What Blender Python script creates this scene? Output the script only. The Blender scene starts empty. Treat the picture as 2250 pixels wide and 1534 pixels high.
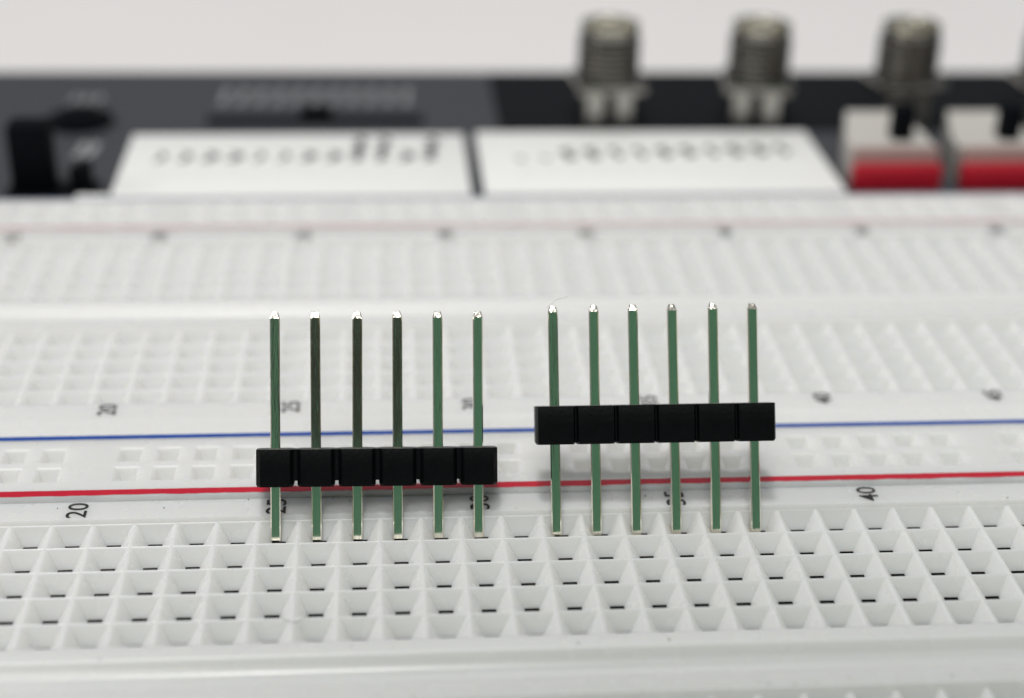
import bpy, bmesh, math, random
from mathutils import Matrix, Vector

# Lengths are written in hole pitches (2.54 mm); one Blender unit is 1 cm.
S = 0.254
sc = bpy.context.scene
sc.unit_settings.system = 'METRIC'
sc.unit_settings.scale_length = 0.01
col = sc.collection
rnd = random.Random(7)

# ------------------------------------------------------------------ camera
F_PX, YAW, PITCH, ROLL = 3548.87, 0.0883551, 0.474999, 0.0268207
CAM = Vector((27.66904, -33.35774, 22.03335))
fwd = Vector((math.sin(YAW) * math.cos(PITCH), math.cos(YAW) * math.cos(PITCH), -math.sin(PITCH)))
r0 = Vector((math.cos(YAW), -math.sin(YAW), 0))
u0 = r0.cross(fwd)
right = r0 * math.cos(ROLL) + u0 * math.sin(ROLL)
up = u0 * math.cos(ROLL) - r0 * math.sin(ROLL)
cam = bpy.data.cameras.new('camera')
cam_o = bpy.data.objects.new('camera', cam)
col.objects.link(cam_o)
M = Matrix((right, up, -fwd)).transposed().to_4x4()
M.translation = CAM * S
cam_o.matrix_world = M
cam.sensor_width = 36.0
cam.lens = F_PX / 2250 * 36.0
cam.clip_start, cam.clip_end = 0.05, 2000
cam.dof.use_dof = True
cam.dof.focus_distance = 39.5 * S
cam.dof.aperture_fstop = cam.lens * 1e-3 / (1.12 * S)
cam.dof.aperture_blades = 0
sc.camera = cam_o

# ------------------------------------------------------------------ light
w = bpy.data.worlds.new('World')
sc.world = w
w.use_nodes = True
w.node_tree.nodes['Background'].inputs[0].default_value = (0.95, 0.98, 1.0, 1)
w.node_tree.nodes['Background'].inputs[1].default_value = 0.24

def area_lamp(name, loc, target, sx, sy, power, colr=(1, 1, 1)):
    L = bpy.data.lights.new(name, 'AREA')
    L.shape = 'RECTANGLE'; L.size = sx * S; L.size_y = sy * S
    L.energy = power; L.color = colr
    o = bpy.data.objects.new(name, L)
    col.objects.link(o)
    o.location = Vector(loc) * S
    o.rotation_euler = (Vector(target) - Vector(loc)).to_track_quat('-Z', 'Y').to_euler()
    return o

area_lamp('ceiling_lamp', (-40, -300, 500), (32, 2, 0), 260, 150, 84000, (1.0, 0.98, 0.96))
area_lamp('ceiling_lamp', (-15, -25, 520), (32, 2, 0), 80, 46, 62000, (1.0, 0.985, 0.96))
area_lamp('ceiling_lamp', (-470, 60, 330), (32, 2, 0), 180, 120, 36000, (1.0, 0.985, 0.965))
area_lamp('ceiling_lamp', (120, 420, 480), (32, 2, 0), 160, 100, 9000, (1.0, 0.985, 0.975))

sc.view_settings.view_transform = 'Standard'
sc.view_settings.look = 'None'
sc.view_settings.exposure = 0.0
sc.view_settings.gamma = 1.0
sc.cycles.use_denoising = True
sc.cycles.max_bounces = 12
sc.cycles.diffuse_bounces = 8

# ------------------------------------------------------------------ materials
def mat(name, base, rough=0.4, metal=0.0, sss=0.0, noise=0.0, nscale=4.0, bump=0.0, bscale=30.0, coat=0.0, spec=0.5, stretch=None):
    m = bpy.data.materials.new(name)
    m.use_nodes = True
    nt = m.node_tree; b = nt.nodes['Principled BSDF']
    b.inputs['Base Color'].default_value = (*base, 1)
    b.inputs['Roughness'].default_value = rough
    b.inputs['Metallic'].default_value = metal
    b.inputs['Specular IOR Level'].default_value = spec
    b.inputs['Coat Weight'].default_value = coat
    if sss:
        b.inputs['Subsurface Weight'].default_value = sss
        b.inputs['Subsurface Radius'].default_value = (1.0, 0.9, 0.8)
        b.inputs['Subsurface Scale'].default_value = 0.17
    tc = nt.nodes.new('ShaderNodeTexCoord')
    vec = tc.outputs['Object']
    if stretch:
        mp = nt.nodes.new('ShaderNodeMapping'); mp.inputs['Scale'].default_value = stretch
        nt.links.new(vec, mp.inputs['Vector']); vec = mp.outputs['Vector']
    if noise:
        n = nt.nodes.new('ShaderNodeTexNoise'); n.inputs['Scale'].default_value = nscale; n.inputs['Detail'].default_value = 6
        nt.links.new(vec, n.inputs['Vector'])
        mx = nt.nodes.new('ShaderNodeMix'); mx.data_type = 'RGBA'
        mx.inputs['A'].default_value = (*[c * (1 - noise) for c in base], 1)
        mx.inputs['B'].default_value = (*[min(1, c * (1 + noise)) for c in base], 1)
        nt.links.new(n.outputs['Fac'], mx.inputs['Factor'])
        nt.links.new(mx.outputs['Result'], b.inputs['Base Color'])
        mr = nt.nodes.new('ShaderNodeMapRange')
        mr.inputs['To Min'].default_value = rough * 0.8; mr.inputs['To Max'].default_value = min(1, rough * 1.2)
        nt.links.new(n.outputs['Fac'], mr.inputs['Value']); nt.links.new(mr.outputs['Result'], b.inputs['Roughness'])
    if bump:
        n2 = nt.nodes.new('ShaderNodeTexNoise'); n2.inputs['Scale'].default_value = bscale; n2.inputs['Detail'].default_value = 4
        nt.links.new(vec, n2.inputs['Vector'])
        bp = nt.nodes.new('ShaderNodeBump'); bp.inputs['Strength'].default_value = bump; bp.inputs['Distance'].default_value = 0.01
        nt.links.new(n2.outputs['Fac'], bp.inputs['Height']); nt.links.new(bp.outputs['Normal'], b.inputs['Normal'])
    return m

ABS = mat('white_abs', (0.772, 0.772, 0.762), 0.27, sss=0.85, noise=0.012, nscale=3, bump=0.06, bscale=60)
ABS_BLOCK = mat('white_block_plastic', (0.88, 0.88, 0.865), 0.45, noise=0.012, nscale=3)
RED = mat('red_ink', (0.58, 0.006, 0.030), 0.35, noise=0.12, nscale=9)
BLUE = mat('blue_ink', (0.002, 0.065, 0.36), 0.35, noise=0.15, nscale=9)
INK = mat('black_ink', (0.018, 0.018, 0.018), 0.5)
CLIP = mat('contact_shade_black', (0.004, 0.004, 0.004), 0.7, spec=0.05)  # near black: the shade inside the holes is put into the clip colour
BLACK = mat('black_header_plastic', (0.002, 0.0024, 0.003), 0.42, noise=0.3, nscale=15, bump=0.3, bscale=45, spec=0.12)
GOLD = mat('pin_metal', (0.80, 0.77, 0.66), 0.12, metal=1.0, noise=0.12, nscale=9, bump=0.09, bscale=16, stretch=(3, 3, 0.4))
SILVER = mat('pin_tip_metal', (0.74, 0.71, 0.62), 0.15, metal=1.0, noise=.25, nscale=25, bump=0.6, bscale=22)
DECK = mat('grey_panel_plastic', (0.050, 0.052, 0.060), 0.65, spec=0.35, noise=0.05, nscale=3, bump=0.15, bscale=60)
NAVY = mat('dark_panel', (0.012, 0.0135, 0.016), 0.8, spec=0.05, noise=.3, nscale=.6)
BLK2 = mat('black_plastic', (0.003, 0.004, 0.006), 0.65, spec=0.06)
GREY_INK = mat('grey_print', (0.30, 0.305, 0.32), 0.5)
LEGM = mat('jack_leg_metal', (0.50, 0.485, 0.45), 0.35, metal=1.0, noise=.1)
ROSE = mat('red_reflection_metal', (0.36, 0.235, 0.215), 0.45, noise=.05)  # red reflected in the metal front, painted as a flat rose colour
BRASS = mat('jack_nickel_reflections', (0.34, 0.325, 0.30), 0.2, metal=1.0, noise=0.9, nscale=2.8)  # strong noise paints dark and bright reflections into the metal's colour
CAPM = mat('jack_gold', (0.62, 0.585, 0.46), 0.2, metal=1.0)
REDP = mat('red_plastic', (0.50, 0.004, 0.022), 0.4, noise=0.06)
BEIGE = mat('beige_metal', (0.57, 0.545, 0.51), 0.45, noise=0.05)
DESK = mat('white_desk', (0.83, 0.805, 0.80), 0.55, noise=0.02, nscale=0.15)
GREENCASE = mat('green_phone_case', (0.15, 0.40, 0.26), 0.55, noise=.2, nscale=.5)
LENSM = mat('dark_camera_window', (0.035, 0.028, 0.024), 0.4)
HAIR = mat('hair_fibre', (0.16, 0.15, 0.14), 0.5)

# ------------------------------------------------------------------ helpers
def mesh_from(name, bm, m, smooth=35):
    me = bpy.data.meshes.new(name)
    bmesh.ops.recalc_face_normals(bm, faces=bm.faces[:])
    for v in bm.verts: v.co *= S
    bm.to_mesh(me); bm.free()
    for mm in (m if isinstance(m, (list, tuple)) else [m]): me.materials.append(mm)
    if smooth:
        me.shade_smooth(); me.set_sharp_from_angle(angle=math.radians(smooth))
    return me

def link(name, me, parent=None, loc=(0, 0, 0)):
    o = bpy.data.objects.new(name, me)
    col.objects.link(o)
    o.location = Vector(loc) * S
    if parent: o.parent = parent
    return o

def thing(name, label, cat, loc=(0, 0, 0), group=None):
    o = bpy.data.objects.new(name, None)
    o.empty_display_size = 0.2
    col.objects.link(o)
    o.location = Vector(loc) * S
    tag(o, label, cat, group)
    return o

def tag(o, label, cat, group=None, kind=None):
    if label: o['label'] = label
    if cat: o['category'] = cat
    if group: o['group'] = group
    if kind: o['kind'] = kind
    return o

def box(bm, x0, x1, y0, y1, z0, z1, bev=0.0, seg=2, mi=0):
    r = bmesh.ops.create_cube(bm, size=1)
    for v in r['verts']:
        v.co = Vector((x0 + (v.co.x + .5) * (x1 - x0), y0 + (v.co.y + .5) * (y1 - y0), z0 + (v.co.z + .5) * (z1 - z0)))
    fs = {f for v in r['verts'] for f in v.link_faces}
    if bev:
        es = {e for v in r['verts'] for e in v.link_edges}
        rr = bmesh.ops.bevel(bm, geom=list(es), offset=bev, segments=seg, profile=.5, affect='EDGES')
        fs |= set(rr['faces'])
    for f in fs:
        if f.is_valid: f.material_index = mi

def lathe(bm, prof, n=24, cx=0, cy=0, cap=True):
    rings = []
    for r, z in prof:
        rings.append([bm.verts.new((cx + r * math.cos(2 * math.pi * k / n), cy + r * math.sin(2 * math.pi * k / n), z)) for k in range(n)])
    for a, b in zip(rings, rings[1:]):
        for k in range(n): bm.faces.new((a[k], a[(k + 1) % n], b[(k + 1) % n], b[k]))
    if cap:
        bm.faces.new(rings[0][::-1]); bm.faces.new(rings[-1])

def prism(bm, pts, z0, z1):
    lo = [bm.verts.new((x, y, z0)) for x, y in pts]; hi = [bm.verts.new((x, y, z1)) for x, y in pts]
    n = len(pts)
    bm.faces.new(lo[::-1]); bm.faces.new(hi)
    for k in range(n): bm.faces.new((lo[k], lo[(k + 1) % n], hi[(k + 1) % n], hi[k]))

def tube(bm, pts, r, n=6):
    rings = []
    for i, p in enumerate(pts):
        p = Vector(p); d = (Vector(pts[min(i + 1, len(pts) - 1)]) - Vector(pts[max(i - 1, 0)])).normalized()
        a = d.cross(Vector((0.13, 0.2, 1))).normalized(); b = d.cross(a)
        rings.append([bm.verts.new(p + r * (a * math.cos(2 * math.pi * k / n) + b * math.sin(2 * math.pi * k / n))) for k in range(n)])
    for a, b in zip(rings, rings[1:]):
        for k in range(n): bm.faces.new((a[k], a[(k + 1) % n], b[(k + 1) % n], b[k]))

# ------------------------------------------------------------------ hole fields
def funnel(bm, cx, cy, hx, hy, zr, d, hb=0.172, ysc=1.0):
    """one funnel-shaped contact hole in a rectangular cell, with rounded rims"""
    rings = []
    for fx, fy, z in ((hx, hy, zr), (hx - .036, hy - .013, zr - .010), (hx - .074, hy - .032, zr - .045),
                      (hb + .012, hb + .012, zr - d + .01), (hb, hb, zr - d - .006), (hb, hb, zr - d - .10)):
        rings.append([bm.verts.new((cx + sx * fx, cy + sy * fy * ysc, z)) for sx, sy in ((-1, -1), (1, -1), (1, 1), (-1, 1))])
    for a, b in zip(rings, rings[1:]):
        for k in range(4): bm.faces.new((a[k], a[(k + 1) % 4], b[(k + 1) % 4], b[k]))
    bm.faces.new(rings[-1])

def quad(bm, *p): bm.faces.new([bm.verts.new(q) for q in p])

def ribbon(bm, prof, x0, x1, nx=1):
    """profile of (y, z) points extruded along x"""
    for (ya, za), (yb, zb) in zip(prof, prof[1:]):
        quad(bm, (x0, ya, za), (x1, ya, za), (x1, yb, zb), (x0, yb, zb))

NCOL = 63
DEPTH = 0.40
RIDGE = -0.125

def field(bm, rows, x0, x1, ysc):
    """a block of five hole rows sunk a little below the top; returns its y range"""
    ya, yb = min(rows) - .5 * ysc, max(rows) + .5 * ysc
    for r in rows:
        for c in range(1, NCOL + 1): funnel(bm, c, r, .5, .5, RIDGE, DEPTH, ysc=ysc)
    ea, eb, xa, xb = ya - .04, yb + .04, .46, NCOL + .54
    # small slope from the top surface into the sunk field
    quad(bm, (xa, ea, 0), (xb, ea, 0), (NCOL + .5, ya, RIDGE), (.5, ya, RIDGE))
    quad(bm, (.5, yb, RIDGE), (NCOL + .5, yb, RIDGE), (xb, eb, 0), (xa, eb, 0))
    quad(bm, (xa, ea, 0), (.5, ya, RIDGE), (.5, yb, RIDGE), (xa, eb, 0))
    quad(bm, (NCOL + .5, ya, RIDGE), (xb, ea, 0), (xb, eb, 0), (NCOL + .5, yb, RIDGE))
    quad(bm, (x0, ea, 0), (xa, ea, 0), (xa, eb, 0), (x0, eb, 0))
    quad(bm, (xb, ea, 0), (x1, ea, 0), (x1, eb, 0), (xb, eb, 0))
    return ea, eb

THICK = -3.3
def terminal_body(ysc, near_edge, far_edge):
    """rows at y = 0, 1, 2, 3, 4 and 7 ... 11 (times ysc)"""
    bm = bmesh.new()
    x0, x1 = -.3, NCOL + 1.3
    a0, a1 = field(bm, [k * ysc for k in range(5)], x0, x1, ysc)
    b0, b1 = field(bm, [(7.12 + k) * ysc for k in range(5)], x0, x1, ysc)
    ribbon(bm, near_edge + [(a0, 0)], x0, x1)
    g0, g1 = 5.02 * ysc + .02, 6.10 * ysc
    gp = [(a1, 0)]
    # the groove between the halves: near lip, smooth hollow, far lip
    gp += [(g0 - .05, 0), (g0 - .015, -.008), (g0, -.03), (g0 + .06, -.16), (g0 + .2, -.27), (g0 + .42, -.33), (g1 - .30, -.31),
           (g1 - .12, -.22), (g1 - .03, -.07), (g1, -.02), (g1 + .03, -.004), (g1 + .08, 0), (b0, 0)]
    ribbon(bm, gp, x0, x1)
    ribbon(bm, [(b1, 0)] + far_edge, x0, x1)
    yn, yf = near_edge[0][0], far_edge[-1][0]
    zn, zf = near_edge[0][1], far_edge[-1][1]
    quad(bm, (x0, yn, THICK), (x1, yn, THICK), (x1, yn, zn), (x0, yn, zn))
    quad(bm, (x0, yf, zf), (x1, yf, zf), (x1, yf, THICK), (x0, yf, THICK))
    quad(bm, (x0, yf, THICK), (x1, yf, THICK), (x1, yn, THICK), (x0, yn, THICK))
    for x in (x0, x1):
        quad(bm, (x, yn, 0), (x, yf, 0), (x, yf, THICK), (x, yn, THICK))
    bmesh.ops.remove_doubles(bm, verts=bm.verts[:], dist=1e-4)
    return bm

def clip_mesh(ysc):
    """one sprung contact strip under a column: two leaves below each of five holes"""
    bm = bmesh.new()
    z0 = RIDGE - DEPTH - .008
    for k in range(5):
        y = k * ysc
        pr = [(y - .169, z0), (y - .02, z0 - .03), (y + .02, z0 - .03), (y + .169, z0)]
        if k < 4: pr += [(y + .30 * ysc, z0 - .05), (y + (1 - .30) * ysc, z0 - .05), (y + ysc - .169, z0)]
        ribbon(bm, pr, -.169, .169)
    bmesh.ops.remove_doubles(bm, verts=bm.verts[:], dist=1e-4)
    return mesh_from('contact_clip', bm, CLIP, 0)

# printed numbers, read from the right-hand side of the board
num_cache = {}
def number_mesh(txt, wid, hgt):
    key = (txt, wid, hgt)
    if key in num_cache: return num_cache[key]
    cu = bpy.data.curves.new('number', 'FONT')
    cu.body = txt; cu.size = 1.0; cu.extrude = 0.003; cu.resolution_u = 4; cu.offset = 0.004
    o = bpy.data.objects.new('number_tmp', cu)
    col.objects.link(o)
    dg = bpy.context.evaluated_depsgraph_get()
    me = bpy.data.meshes.new_from_object(o.evaluated_get(dg))
    bpy.data.objects.remove(o)
    xs = [v.co.x for v in me.vertices]; ys = [v.co.y for v in me.vertices]
    mx, my = (max(xs) + min(xs)) / 2, (max(ys) + min(ys)) / 2
    for v in me.vertices:
        px = (v.co.x - mx) / (max(xs) - min(xs)) * wid
        py = (v.co.y - my) / (max(ys) - min(ys)) * hgt
        v.co = Vector((-py * S, px * S, v.co.z * S))
    me.materials.clear(); me.materials.append(INK)
    num_cache[key] = me
    return me

def numbers(parent, y, hgt, wid, xs=1.0, shift={}):
    for n in range(5, 61, 5):
        wdt = wid if n >= 10 else wid * .46
        link('number', number_mesh(str(n), wdt, hgt), parent, (20 + (n - 20) * xs + .05 + shift.get(n, 0), y, .006))

# ------------------------------------------------------------------ breadboard strips
near = thing('terminal_strip', 'white breadboard terminal strip in front that both black pin headers stand in', 'breadboard', (0, -11.12, 0), 'breadboard terminal strips')
body = terminal_body(1.0, [(-1.55, -.14), (-1.53, -.03), (-1.5, 0)], [(12.42, 0), (12.465, -.012), (12.48, -.05)])
link('body', mesh_from('terminal_body', body, ABS, 40), near)
clip = clip_mesh(1.0)
for c in range(1, NCOL + 1):
    link('contact_clip', clip, near, (c, 0, 0)); link('contact_clip', clip, near, (c, 7.12, 0))
numbers(near, 12.06, .50, .66, 1.0, {25: -.13, 30: -.06, 35: -.09, 40: -.09})
numbers(near, -.94, .50, .66)

YS = .935
far = thing('terminal_strip', 'blurred white breadboard terminal strip behind the blue line, with its plain centre groove', 'breadboard', (0, 6.87, 0), 'breadboard terminal strips')
body = terminal_body(YS, [(-2.46, -.20), (-2.40, -.155), (-1.60, -.03), (-1.52, -.009), (-1.45, 0)], [(11.44, 0), (11.47, -.01), (11.48, -.04)])
link('body', mesh_from('terminal_body', body, ABS, 40), far)
clip2 = clip_mesh(YS)
for c in range(1, NCOL + 1):
    link('contact_clip', clip2, far, (c, 0, 0)); link('contact_clip', clip2, far, (c, 7.12 * YS, 0))
numbers(far, -.87, .50, .60)
numbers(far, 11.15, .50, .60, .977)

def power_strip(label, y0, ylen, rows, red, blue):
    t = thing('power_strip', label, 'power strip', (0, y0, 0), 'breadboard power strips')
    zt = .14
    bm = bmesh.new()
    x0, x1 = -.3, NCOL + 1.3
    hs = .34
    cols = []
    g = -4
    while True:
        base = 20.05 + 5.9 * g
        if base > NCOL - 2: break
        for j in range(1, 6):
            x = base + j * .983
            if 1 < x < NCOL: cols.append(x)
        g += 1
    rnd_ = .03
    prof_n = [(0, THICK), (0, zt - .045), (.012, zt - .013), (.045, zt)]
    prof_f = [(ylen - .045, zt), (ylen - .012, zt - .013), (ylen, zt - .045), (ylen, THICK)]
    ribbon(bm, prof_n + [(rows[0] - hs, zt)], x0, x1)
    ribbon(bm, [(rows[0] + hs, zt), (rows[1] - hs, zt)], x0, x1)
    ribbon(bm, [(rows[1] + hs, zt)] + prof_f, x0, x1)
    for r in rows:
        px = x0
        for x in cols:
            quad(bm, (px, r - hs, zt), (x - hs, r - hs, zt), (x - hs, r + hs, zt), (px, r + hs, zt))
            funnel(bm, x, r, hs, hs, zt, .40, hb=.13)
            px = x + hs
        quad(bm, (px, r - hs, zt), (x1, r - hs, zt), (x1, r + hs, zt), (px, r + hs, zt))
    for x in (x0, x1): quad(bm, (x, 0, zt - .045), (x, ylen, zt - .045), (x, ylen, THICK), (x, 0, THICK))
    quad(bm, (x0, 0, THICK), (x1, 0, THICK), (x1, ylen, THICK), (x0, ylen, THICK))
    bmesh.ops.remove_doubles(bm, verts=bm.verts[:], dist=1e-4)
    link('body', mesh_from('power_body', bm, ABS, 40), t)
    for nm, (ya, yb), m, j in (('red_line', red, RED, .012), ('blue_line', blue, BLUE, .005)):
        bm = bmesh.new()
        n = 420; pa = pb = None
        e = 0.0
        for i in range(n + 1):
            x = x0 + .3 + (x1 - x0 - .6) * i / n
            e = e * .6 + rnd.uniform(-j, j)
            a = bm.verts.new((x, ya + e, zt + .004)); b = bm.verts.new((x, yb + rnd.uniform(-.004, .004), zt + .004))
            if pa: bm.faces.new((pa, a, b, pb))
            pa, pb = a, b
        link(nm, mesh_from(nm, bm, m, 0), t)
    return t

power_strip('white power strip with sharp red and blue lines between the two terminal strips', 1.365, 3.02, (1.055, 1.995), (.045, .29), (2.80, 3.0))
power_strip('farthest white power strip, its line blurred to pink, before the printed blocks', 18.37, 2.83, (1.0, 1.93), (.08, .17), (2.70, 2.745))

# ------------------------------------------------------------------ pin headers
def pin_mesh(L, seed):
    r = random.Random(seed)
    bm = bmesh.new()
    h = .122
    prof = [(0.0, .112, .072), (.105, h, h), (L - .15, h, h), (L - .012, .082, .062), (L, .070, .050)]
    rings = []
    for i, (z, hx, hy) in enumerate(prof):
        b = .026 if 0 < i < 3 else .016
        pts = [(-hx + b, -hy), (hx - b, -hy), (hx, -hy + b), (hx, hy - b), (hx - b, hy), (-hx + b, hy), (-hx, hy - b), (-hx, -hy + b)]
        jx = r.uniform(-.008, .008) if i > 2 else 0
        rings.append([bm.verts.new((x + jx, y, z + (r.uniform(-.018, .018) if i > 2 else 0))) for x, y in pts])
    for k, (a, b) in enumerate(zip(rings, rings[1:])):
        for j in range(8):
            f = bm.faces.new((a[j], a[(j + 1) % 8], b[(j + 1) % 8], b[j]))
            f.material_index = 1 if k >= 2 else 0
    bm.faces.new(rings[0][::-1]); f = bm.faces.new(rings[-1]); f.material_index = 1
    return mesh_from('pin', bm, [GOLD, SILVER], 12)

def segment_mesh(z0, z1, first, last, notch, gap, chx):
    """one snap-off cell of the plastic housing: octagonal in plan, with a thin web to each neighbour"""
    bm = bmesh.new()
    hw, dp, ch = .4995, .48, .13
    w = hw - gap
    pts = [(-w + ch * chx, -dp), (w - ch * chx, -dp), (w, -dp + ch), (w, dp - ch), (w - ch * chx, dp), (-w + ch * chx, dp), (-w, dp - ch), (-w, -dp + ch)]
    e = .035
    lo = [(z0, .93), (z0 + .06, 1.0)]; hi = [(z1 - e * .6, 1.0), (z1, .985)]
    rings = [[bm.verts.new((x * s, y * s, z)) for x, y in pts] for z, s in lo + hi]
    for a, b in zip(rings, rings[1:]):
        for j in range(8): bm.faces.new((a[j], a[(j + 1) % 8], b[(j + 1) % 8], b[j]))
    bm.faces.new(rings[0][::-1]); bm.faces.new(rings[-1])
    zl = z0 + notch
    if not first: box(bm, -hw, -w + .01, -dp + ch * .55, dp - ch * .9, zl, z1 - .004)
    if not last: box(bm, w - .01, hw, -dp + ch * .55, dp - ch * .9, zl, z1 - .004)
    return mesh_from('housing_segment', bm, BLACK, 30)

def pin_header(label, origin, yaw, lean, side, L, z0, z1, notch, gap, chx, seed):
    t = thing('pin_header', label, 'pin header', origin, 'pin headers standing in the breadboard')
    t.rotation_euler = (Matrix.Rotation(math.radians(yaw), 4, 'Z') @ Matrix.Rotation(math.radians(-lean), 4, 'X') @ Matrix.Rotation(math.radians(side), 4, 'Y')).to_euler()
    r = random.Random(seed)
    for k in range(6):
        link('housing_segment', segment_mesh(z0, z1, k == 0, k == 5, notch, gap, chx), t, (k, 0, 0))
        p = link('pin', pin_mesh(L + r.uniform(-.015, .015), seed * 10 + k), t, (k, 0, 0))
        p.rotation_euler = (math.radians(r.uniform(-.25, .25)), math.radians(r.uniform(-.2, .2)), math.radians(r.uniform(-1.2, 1.2)))
    return t

pin_header('black six pin header on the left, its plastic body slid low down the pins', (24.928, .125, -.575), 1.26, 28.04, 1.12, 5.72, 1.43, 2.35, .15, .042, .75, 3)
pin_header('black six pin header on the right, its plastic body higher up the pins', (31.873, .09, -.545), -2.27, 28.53, -1.14, 5.78, 2.33, 3.28, .04, .009, .40, 4)

# ------------------------------------------------------------------ instrument body behind and under the strips
inst = thing('instrument_base', 'dark grey instrument panel and base that carries the breadboard strips', 'instrument', (20, 30, -8))
def inst_part(name, bm, m, smooth=35):
    o = link(name, mesh_from(name, bm, m, smooth), inst)
    o.location = -inst.location
    return o
bm = bmesh.new()
box(bm, -25, 85, -18, 21.25, -8, -3.32)
inst_part('tray', bm, DECK)
bm = bmesh.new()
box(bm, -25, 85, 21.255, 37.6, -8, -.35, .12, 2)
inst_part('top_panel', bm, DECK)
bm = bmesh.new()
box(bm, 32.5, 84.5, 29.4, 37.1, -.349, -.25, .03, 1)
inst_part('connector_panel', bm, NAVY)
bm = bmesh.new()
box(bm, 20.5, 29.4, 30.3, 31.3, -.349, -.28)
o = inst_part('slot', bm, BLK2)
bm = bmesh.new()
box(bm, 24.3, 25.6, 31.0, 32.0, -.279, .0, .08, 1)
inst_part('slider', bm, BLK2)
# unreadable light grey print in small upright lines
def zigzag(bm, x, y, w_, h_, z, n, sl, r, t=.16):
    """one blurred, unreadable printed sign: a bent stroke of n legs"""
    pts = []
    for i in range(n + 1):
        f = i / n
        pts.append((x + (w_ / 2 - t / 2) * (1 if i % 2 else -1) * r.uniform(.7, 1.0) + sl * f, y + h_ * f))
    row = [(bm.verts.new((px - t / 2, py, z)), bm.verts.new((px + t / 2, py, z))) for px, py in pts]
    for p, q in zip(row, row[1:]): bm.faces.new((p[0], p[1], q[1], q[0]))
def panel_mark(x, y, w_, h_, n, t=.16):
    bm = bmesh.new()
    zigzag(bm, x, y, w_, h_, -.346, n, .15, rnd, t)
    inst_part('printed_mark', bm, GREY_INK, 0)
for k in range(11): panel_mark(20.9 + k * .78, 32.9, .40, 2.3, 5, .22)
for k in range(3): panel_mark(14.6 + k * .5, 33.2, .34, 1.0, 2, .2)
for k in range(2): panel_mark(15.85 + k * .45, 26.7, .40, 1.6, 2, .3)

# ------------------------------------------------------------------ white printed blocks
def printed_block(label, x0, x1, y0, y1, marks, seed):
    t = thing('label_block', label, 'connector block', ((x0 + x1) / 2, y0, -.349), 'white printed connector blocks')
    cx, cy, cz = (x0 + x1) / 2, y0, -.349
    r = random.Random(seed)
    bm = bmesh.new()
    box(bm, x0 - cx, x1 - cx, 0, y1 - y0, 0, .35, .06, 2)
    link('body', mesh_from('block_body', bm, ABS_BLOCK), t)
    for x, y, h_, dark, sl in marks:
        bm = bmesh.new()
        zigzag(bm, x - cx, y - cy, .40 + .32 * dark, h_, .353, max(2, int(h_ / .38)), sl * .4, r, .18 + .22 * dark)
        link('printed_mark', mesh_from('printed_mark', bm, INK, 0), t)
    for x, y, h_, dark, sl in marks:
        bm = bmesh.new()
        box(bm, -.36, .36, -.45, .45, 0, .028, .02, 1)
        link('socket_rim', mesh_from('socket_rim', bm, ABS_BLOCK), t, (x - cx, 24.2 - cy, .3505))
    return t
dk = [.35, .6, 1, 1, .3, .3, 1, 1, .8, .6, 1, .8]
m1 = [(19.15 + k * .94, 25.2, .95 if k not in (8, 9, 11) else 2.6, dk[k], .5) for k in range(12)]
dk2 = [.2, .2, 1, 1, .4, .4, 1, 1, .4, 1, 1, .4]
m2 = [(33.1 + k * .955, 25.15 + k * .05, .45 if k < 2 else 1.15, dk2[k], -.5) for k in range(12)]
printed_block('white printed block left of the dark gap, its last dark marks taller', 17.85, 30.92, 21.72, 28.3, m1, 1)
printed_block('white printed block right of the dark gap, its marks all short', 31.42, 44.95, 21.80, 28.5, m2, 2)

# ------------------------------------------------------------------ coaxial jacks
def jack_meshes():
    d = {}
    bm = bmesh.new()
    prof = []
    z = 2.0
    prof.append((1.0, z))
    while z < 3.7:
        prof += [(1.29, z + .06), (1.29, z + .12), (1.12, z + .19)]; z += .25
    prof += [(1.20, z + .05), (1.20, z + .40)]
    lathe(bm, prof, 28)
    d['z'] = z + .402
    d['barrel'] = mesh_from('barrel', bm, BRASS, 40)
    bm = bmesh.new()
    zt = z + .402
    lathe(bm, [(1.20, zt), (1.21, zt + .06), (1.12, zt + .09), (.80, zt + .07), (.74, zt + .02)], 28)
    d['gold_cap'] = mesh_from('gold_cap', bm, CAPM, 40)
    bm = bmesh.new()
    box(bm, -1.45, 1.45, -1.2, 1.2, 1.5, 1.998, .14, 2)
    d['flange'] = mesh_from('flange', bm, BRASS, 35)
    return d
jd = jack_meshes()
zlobe = jd['z'] + .075
bm = bmesh.new(); box(bm, -.38, .38, -.3, .3, 0, 1.498, .05, 1); leg_me = mesh_from('leg', bm, LEGM)
bm = bmesh.new(); lathe(bm, [(.38, 0), (.38, .14), (.22, .27)], 14); lobe_me = mesh_from('lobe', bm, CAPM, 40)
JL = ['leftmost upright metal jack, standing behind the middle of the right white block',
      'second upright metal jack from the left, behind the right end of the white block',
      'upright metal jack standing behind the first red block, third from the left',
      'metal jack cut off by the right edge of the picture']
for k in range(4):
    t = thing('coaxial_jack', JL[k], 'connector', (36.95 + 6.25 * k, 30.3 - .02 * k, -.249), 'upright metal jacks along the dark panel')
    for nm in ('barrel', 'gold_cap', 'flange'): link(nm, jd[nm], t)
    for sx in (-.52, .52): link('lobe', lobe_me, t, (sx, -.4, zlobe))
    for sx in (-.60, .60): link('leg', leg_me, t, (sx, -.45, 0))
    t.rotation_euler[2] = math.radians([4, -8, 11, 2][k])

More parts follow.
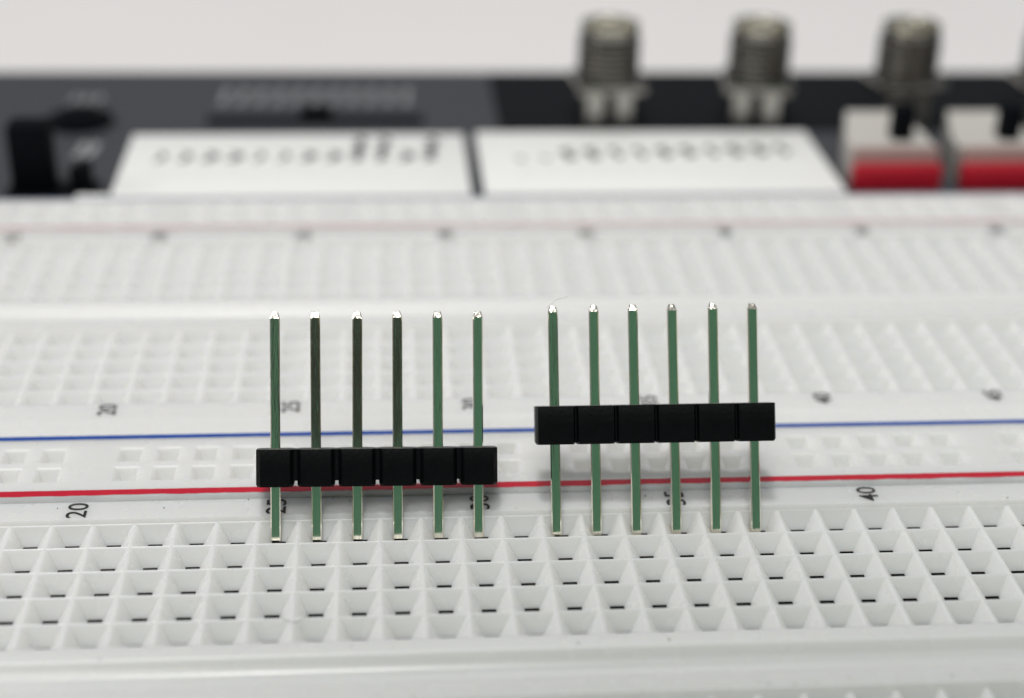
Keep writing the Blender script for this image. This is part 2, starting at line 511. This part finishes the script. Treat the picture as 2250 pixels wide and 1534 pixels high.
# ------------------------------------------------------------------ red terminal blocks at the right
def red_block(label, x0, x1):
    t = thing('red_terminal', label, 'terminal block', ((x0 + x1) / 2, 22.6, -.349), 'red terminal blocks at the right')
    hw = (x1 - x0) / 2
    bm = bmesh.new(); box(bm, -hw, hw, 0, .4, 0, 1.0, .05, 2); link('red_body', mesh_from('red_body', bm, REDP), t)
    bm = bmesh.new(); box(bm, -hw + .05, hw - .05, .403, .8, 0, 1.55, .08, 2); link('front_rib', mesh_from('front_rib', bm, ROSE), t)
    bm = bmesh.new(); prism(bm, [(-hw + .04, .803), (hw - .04, .803), (hw - .04, 2.6), (hw - .25, 5.2), (-hw + .95, 5.2), (-hw + .15, 2.2)], 0, 1.42); link('metal_cover', mesh_from('metal_cover', bm, BEIGE), t)
    bm = bmesh.new(); box(bm, .15, .95, 1.6, 2.4, 1.422, 2.75, .10, 2); link('black_lever', mesh_from('black_lever', bm, BLK2), t)
    return t
red_block('complete red fronted terminal block with beige top, right of the white blocks', 45.4, 48.8)
red_block('red fronted terminal block cut off by the right edge of the photo', 49.6, 53.1)

# ------------------------------------------------------------------ black controls on the grey panel at the left
t = thing('black_dial', 'black knurled dial on the grey panel above the white block\'s left end', 'dial', (15.4, 30.6, -.349))
bm = bmesh.new(); lathe(bm, [(1.35, 0), (1.35, .25), (1.2, .32)], 30); link('base_ring', mesh_from('base_ring', bm, BLK2), t)
bm = bmesh.new()
lathe(bm, [(.8, .321), (.8, .52), (.7, .56)], 24); link('grip', mesh_from('grip', bm, BLK2), t)
t = thing('black_post', 'tall black upright post at the left edge in front of the dial', 'post', (15.0, 22.9, -.349))
bm = bmesh.new(); box(bm, -.72, .78, -.5, .7, .18, 2.75, .15, 2); link('block', mesh_from('post_block', bm, BLK2), t)
bm = bmesh.new(); box(bm, -1.0, 2.3, -.75, .9, 0, .178, .05, 1); link('foot', mesh_from('post_foot', bm, BLK2), t)
bm = bmesh.new(); prism(bm, [(1.35, -.3), (1.75, -.3), (2.05, .5), (1.65, .5)], .18, 1.1); link('fin', mesh_from('post_fin', bm, BLK2), t)
bm = bmesh.new(); box(bm, 0, 1.15, 0, .7, 0, .34, .05, 2)
tag(link('white_spacer', mesh_from('white_spacer', bm, ABS_BLOCK), None, (16.65, 21.3, -.349)), 'small white spacer between the black post and the left printed block', 'spacer')

# ------------------------------------------------------------------ hairs and lint
def hair(label, pts, rad=.0055):
    bm = bmesh.new()
    o = Vector(pts[0])
    tube(bm, [Vector(p) - o for p in pts], rad, 5)
    ob = link('hair', mesh_from('hair', bm, HAIR, 60), None, o)
    tag(ob, label, 'hair', 'stray hairs on the breadboard')
hp = []
for i in range(15):
    a = math.pi * (1.02 + .97 * i / 14)
    hp.append((25.55 + .30 * math.cos(a) + .012 * math.sin(9 * a), -3.35 + .38 * math.sin(a), -.075 + .012 * math.sin(5 * a)))
hair('fine curved hair lying across the front row of holes below the left header', hp)

hair('very fine hair standing off the first pin tip of the right header', [(31.74 + .07 * i + .02 * math.sin(i * 1.3), 2.95 + .02 * i, 4.45 + .035 * i + .05 * math.sin(i * .55)) for i in range(9)], .003)
bm = bmesh.new()
for i in range(34):
    x, y = rnd.uniform(18, 44), rnd.choice([rnd.uniform(.6, 1.3), rnd.uniform(-5.0, -4.6), rnd.uniform(-6.6, -6.25), rnd.uniform(.6, 1.3)])
    q = rnd.uniform(.006, .017)
    box(bm, x - q * rnd.uniform(.7, 1.8), x + q, y - q, y + q, .002, .002 + q * 1.2)
tag(link('dust', mesh_from('dust', bm, HAIR, 0), None, (0, 0, 0)), 'tiny dark dust specks scattered on the white breadboard plastic', 'dust', None, 'stuff')

# ------------------------------------------------------------------ desk and phone
bm = bmesh.new()
box(bm, -600, 700, -300, 900, -12, -8.01)
tag(link('desk', mesh_from('desk', bm, DESK)), 'plain white desk top running away behind the grey instrument panel', None, None, 'structure')

ph = thing('phone', 'green cased phone that takes the photograph, seen mirrored in the pins', 'phone', (0, 0, 0))
PM = Matrix((right, up, -fwd)).transposed().to_4x4()
PM.translation = (CAM - fwd * .25) * S
ph.matrix_world = PM
bm = bmesh.new(); box(bm, -10, 40, -10, 19, .02, 3.2, .4, 2); link('case', mesh_from('case', bm, GREENCASE), ph)
bm = bmesh.new(); box(bm, -3.0, 2.9, -4.2, 4.8, -.03, .3, .02, 1); link('camera_window', mesh_from('camera_window', bm, LENSM), ph)
